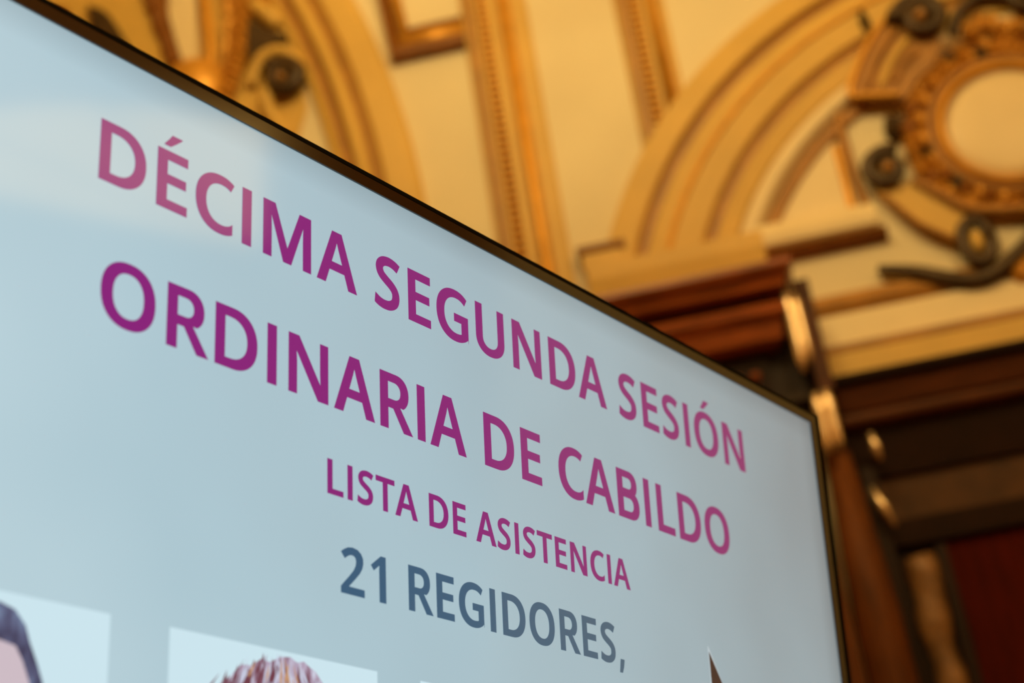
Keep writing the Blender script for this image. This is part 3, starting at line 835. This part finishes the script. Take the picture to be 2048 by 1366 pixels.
# --- portrait photographs on the slide
M['card'] = glow('pale_photo_backdrop', lin(203, 229, 238), SCREEN)
def hair_mat(name, a, b_, c, stretch):
    m = glow(name, a, SCREEN)
    nt = m.node_tree
    b = nt.nodes['Principled BSDF']
    tc = nt.nodes.new('ShaderNodeTexCoord'); mp = nt.nodes.new('ShaderNodeMapping')
    mp.inputs['Scale'].default_value = stretch
    mp.inputs['Rotation'].default_value = (0, 0, 0.5)
    nz = nt.nodes.new('ShaderNodeTexNoise'); nz.inputs['Scale'].default_value = 14; nz.inputs['Detail'].default_value = 4
    rp = nt.nodes.new('ShaderNodeValToRGB')
    rp.color_ramp.elements[0].position = 0.34; rp.color_ramp.elements[0].color = a
    rp.color_ramp.elements[1].position = 0.66; rp.color_ramp.elements[1].color = c
    e = rp.color_ramp.elements.new(0.5); e.color = b_
    nt.links.new(tc.outputs['Object'], mp.inputs[0]); nt.links.new(mp.outputs[0], nz.inputs['Vector'])
    nt.links.new(nz.outputs['Fac'], rp.inputs[0]); nt.links.new(rp.outputs[0], b.inputs['Emission Color'])
    return m
M['hair_grey'] = hair_mat('grey_hair_picture', lin(62, 58, 82), lin(92, 96, 126), lin(128, 150, 180), (5, 2, 1))
M['hair_auburn'] = hair_mat('auburn_hair_picture', lin(128, 84, 100), lin(178, 160, 182), lin(206, 210, 228), (8, 3, 1))
M['strand_dark'] = glow('auburn_strand_picture', lin(112, 62, 74), SCREEN)
M['strand_orange'] = glow('copper_strand_picture', lin(196, 150, 112), SCREEN)
M['strand_pale'] = glow('pale_strand_picture', lin(196, 200, 220), SCREEN)
M['skin'] = glow('skin_picture', lin(205, 188, 197), SCREEN)
M['suit'] = glow('dark_clothes_picture', lin(40, 42, 60), SCREEN)
M['cursor'] = glow('dark_cursor_picture', lin(66, 48, 42), SCREEN)
M['white'] = glow('white_cursor_outline', lin(188, 200, 204), SCREEN)

def slab(pts, z0, z1, m, name, parent):
    bm = bmesh.new()
    a = [bm.verts.new((x * U, y * U, z0)) for x, y in pts]
    b_ = [bm.verts.new((x * U, y * U, z1)) for x, y in pts]
    bm.faces.new(a); bm.faces.new(b_)
    for i in range(len(pts)):
        j = (i + 1) % len(pts)
        bm.faces.new((a[i], a[j], b_[j], b_[i]))
    return obj(name, bm, m, parent)
CW, CT, CBT = 0.3468, -0.6897, -1.06
for k in range(5):
    x0 = -2.0935 + 0.4318 * k
    c = slab([(x0, CBT), (x0 + CW, CBT), (x0 + CW, CT), (x0, CT)], 0.0, 0.0003, M['card'], 'portrait_photo', tv)
    z = 0.00032
    if k == 0:
        c['label'] = 'portrait photo of a person with short grey hair'
        hp = [(-2.03, -0.80), (-2.02, -0.745), (-1.985, -0.712), (-1.935, -0.699), (-1.889, -0.701), (-1.87, -0.706), (-1.856, -0.720), (-1.849, -0.737), (-1.838, -0.758), (-1.830, -0.776), (-1.826, -0.80), (-1.83, -0.86), (-2.02, -0.86)]
        slab(hp, z, z + 0.0001, M['hair_grey'], 'hair', c)
        fp = [(-1.996, -0.80), (-1.985, -0.76), (-1.95, -0.742), (-1.905, -0.738), (-1.885, -0.740), (-1.867, -0.743), (-1.857, -0.757), (-1.847, -0.778), (-1.845, -0.83), (-1.86, -0.90), (-1.92, -0.945), (-1.97, -0.90), (-1.995, -0.84)]
        slab(fp, z + 0.0001, z + 0.0002, M['skin'], 'face', c)
        slab([(-2.08, CBT + 0.005), (-1.76, CBT + 0.005), (-1.80, -0.975), (-1.92, -0.94), (-2.04, -0.975)], z + 0.0002, z + 0.0003, M['suit'], 'clothes', c)
    elif k == 1:
        c['label'] = 'portrait photo of a person with wavy auburn hair'
        hp = [(-1.62, -0.90), (-1.606, -0.79), (-1.584, -0.742), (-1.570, -0.733), (-1.553, -0.716), (-1.535, -0.714), (-1.520, -0.704), (-1.505, -0.706), (-1.488, -0.697), (-1.471, -0.695), (-1.460, -0.700), (-1.448, -0.697), (-1.437, -0.703), (-1.428, -0.706), (-1.415, -0.719), (-1.402, -0.745), (-1.385, -0.80), (-1.375, -0.90)]
        slab(hp, z, z + 0.0001, M['hair_auburn'], 'hair', c)
        rs = random.Random(7)
        for q in range(90):
            u = rs.random()
            # strands comb outwards from the parting
            bx_ = -1.59 + 0.185 * u
            top = -0.742 + 0.046 * math.sin(PI * min(1, max(0, (bx_ + 1.60) / 0.21))) + rs.uniform(-0.02, 0.003)
            ln = rs.uniform(0.018, 0.05)
            lean = (bx_ + 1.485) * 7 + rs.uniform(-0.35, 0.35)
            wd = rs.uniform(0.0010, 0.0030)
            mm = M['strand_dark'] if (u < 0.42 and rs.random() < 0.75) or rs.random() < 0.3 else (M['strand_orange'] if 0.56 < u < 0.68 or rs.random() < 0.12 else M['strand_pale'])
            dx, dy = lean * ln, -ln
            slab([(bx_, top), (bx_ + wd + dx * 0.45, top + dy * 0.5), (bx_ + dx + wd * 0.5, top + dy), (bx_ - wd + dx * 0.45, top + dy * 0.5)], z + 0.0001, z + 0.00014 + 0.000001 * q, mm, 'hair_strand', c)
        slab(curve2([(-1.575, -0.80), (-1.53, -0.765), (-1.46, -0.765), (-1.42, -0.81), (-1.43, -0.90), (-1.50, -0.95), (-1.565, -0.90)], 4), z + 0.0001, z + 0.0002, M['skin'], 'face', c)
        slab([(-1.64, CBT + 0.005), (-1.34, CBT + 0.005), (-1.38, -0.975), (-1.5, -0.94), (-1.61, -0.975)], z + 0.0002, z + 0.0003, M['suit'], 'clothes', c)
cu_o = slab([(-0.4835, -0.527), (-0.4855, -0.68), (-0.4545, -0.655), (-0.405, -0.645)], 0.0, 0.0003, M['white'], 'pointer_outline', tv)
slab([(-0.4822, -0.5362), (-0.4815, -0.655), (-0.456, -0.638), (-0.425, -0.632)][0:1] + [(-0.4818, -0.660), (-0.4560, -0.640), (-0.4130, -0.632)], 0.0003, 0.0005, M['cursor'], 'pointer_arrow', cu_o)

# --- floor stand that carries the television
cx, cy = -0.2, 1.55
st = empty('television_stand', (-0.29, 1.60, 0))
tag(st, 'grey steel floor stand holding up the television', 'stand')
part('base_plate', bx(-0.75, 0.10, 1.28, 2.02, 0.0, 0.03), M['steel'], st)
part('post', tube(bmesh.new(), [(-0.398, 1.64, 0.03), (-0.398, 1.64, 1.0), (-0.398, 1.64, 1.95)], 0.035, 16), M['steel'], st, True)
br = bmesh.new()
c0 = TVM @ Vector((-SW / 2, -SH / 2, -0.076))
tube(br, [(-0.398, 1.64, 1.82), tuple(TVM @ Vector((-SW / 2, -SH / 2, -0.07)))], 0.03, 12)
part('mount_arm', br, M['steel'], st)

# ------------------------------------------------------------------ chandelier (hangs above the view)
def chandelier(x, y, z, R, n, label):
    r = empty('chandelier', (x, y, TOP))
    tag(r, label, 'chandelier')
    part('rod', tube(bmesh.new(), [(x, y, TOP), (x, y, z + 0.25), (x, y, z - 0.1)], 0.018, 10), M['brass'], r, True)
    rg = bmesh.new()
    ring = [(x + R * math.cos(2 * PI * k / 32), y + R * math.sin(2 * PI * k / 32), z) for k in range(33)]
    tube(rg, ring, 0.018, 8)
    part('ring', rg, M['brass'], r, True)
    for k in range(n):
        a = 2 * PI * k / n
        px, py = x + R * math.cos(a), y + R * math.sin(a)
        arm = part('arm', tube(bmesh.new(), spline([(x, y, z + 0.2), (x + R * 0.5 * math.cos(a), y + R * 0.5 * math.sin(a), z - 0.08), (px, py, z)], 6), 0.01, 6), M['brass'], r, True)
        b = bmesh.new()
        bmesh.ops.create_icosphere(b, subdivisions=2, radius=0.03, matrix=Matrix.Translation((px, py, z + 0.07)) @ Matrix.Diagonal((1, 1, 1.4, 1)))
        part('bulb', b, M['bulb'], r, True)
        ld = bpy.data.lights.new('bulb_light', 'POINT')
        ld.energy = BULB_W; ld.color = WARM; ld.shadow_soft_size = 0.04
        lo = bpy.data.objects.new('bulb_light', ld)
        COL.objects.link(lo)
        lo.parent = r
        lo.location = Vector((px, py, z + 0.15)) - Vector(r.location)
chandelier(-0.25, 2.6, 6.05, 0.45, 6, 'brass ring chandelier hanging before the ornate wall')
chandelier(2.5, 0.9, 6.0, 0.45, 6, 'added brass ring chandelier for the pier glints, near the fanlight wall')  # unseen lamp, added to put highlights on the pier reeds
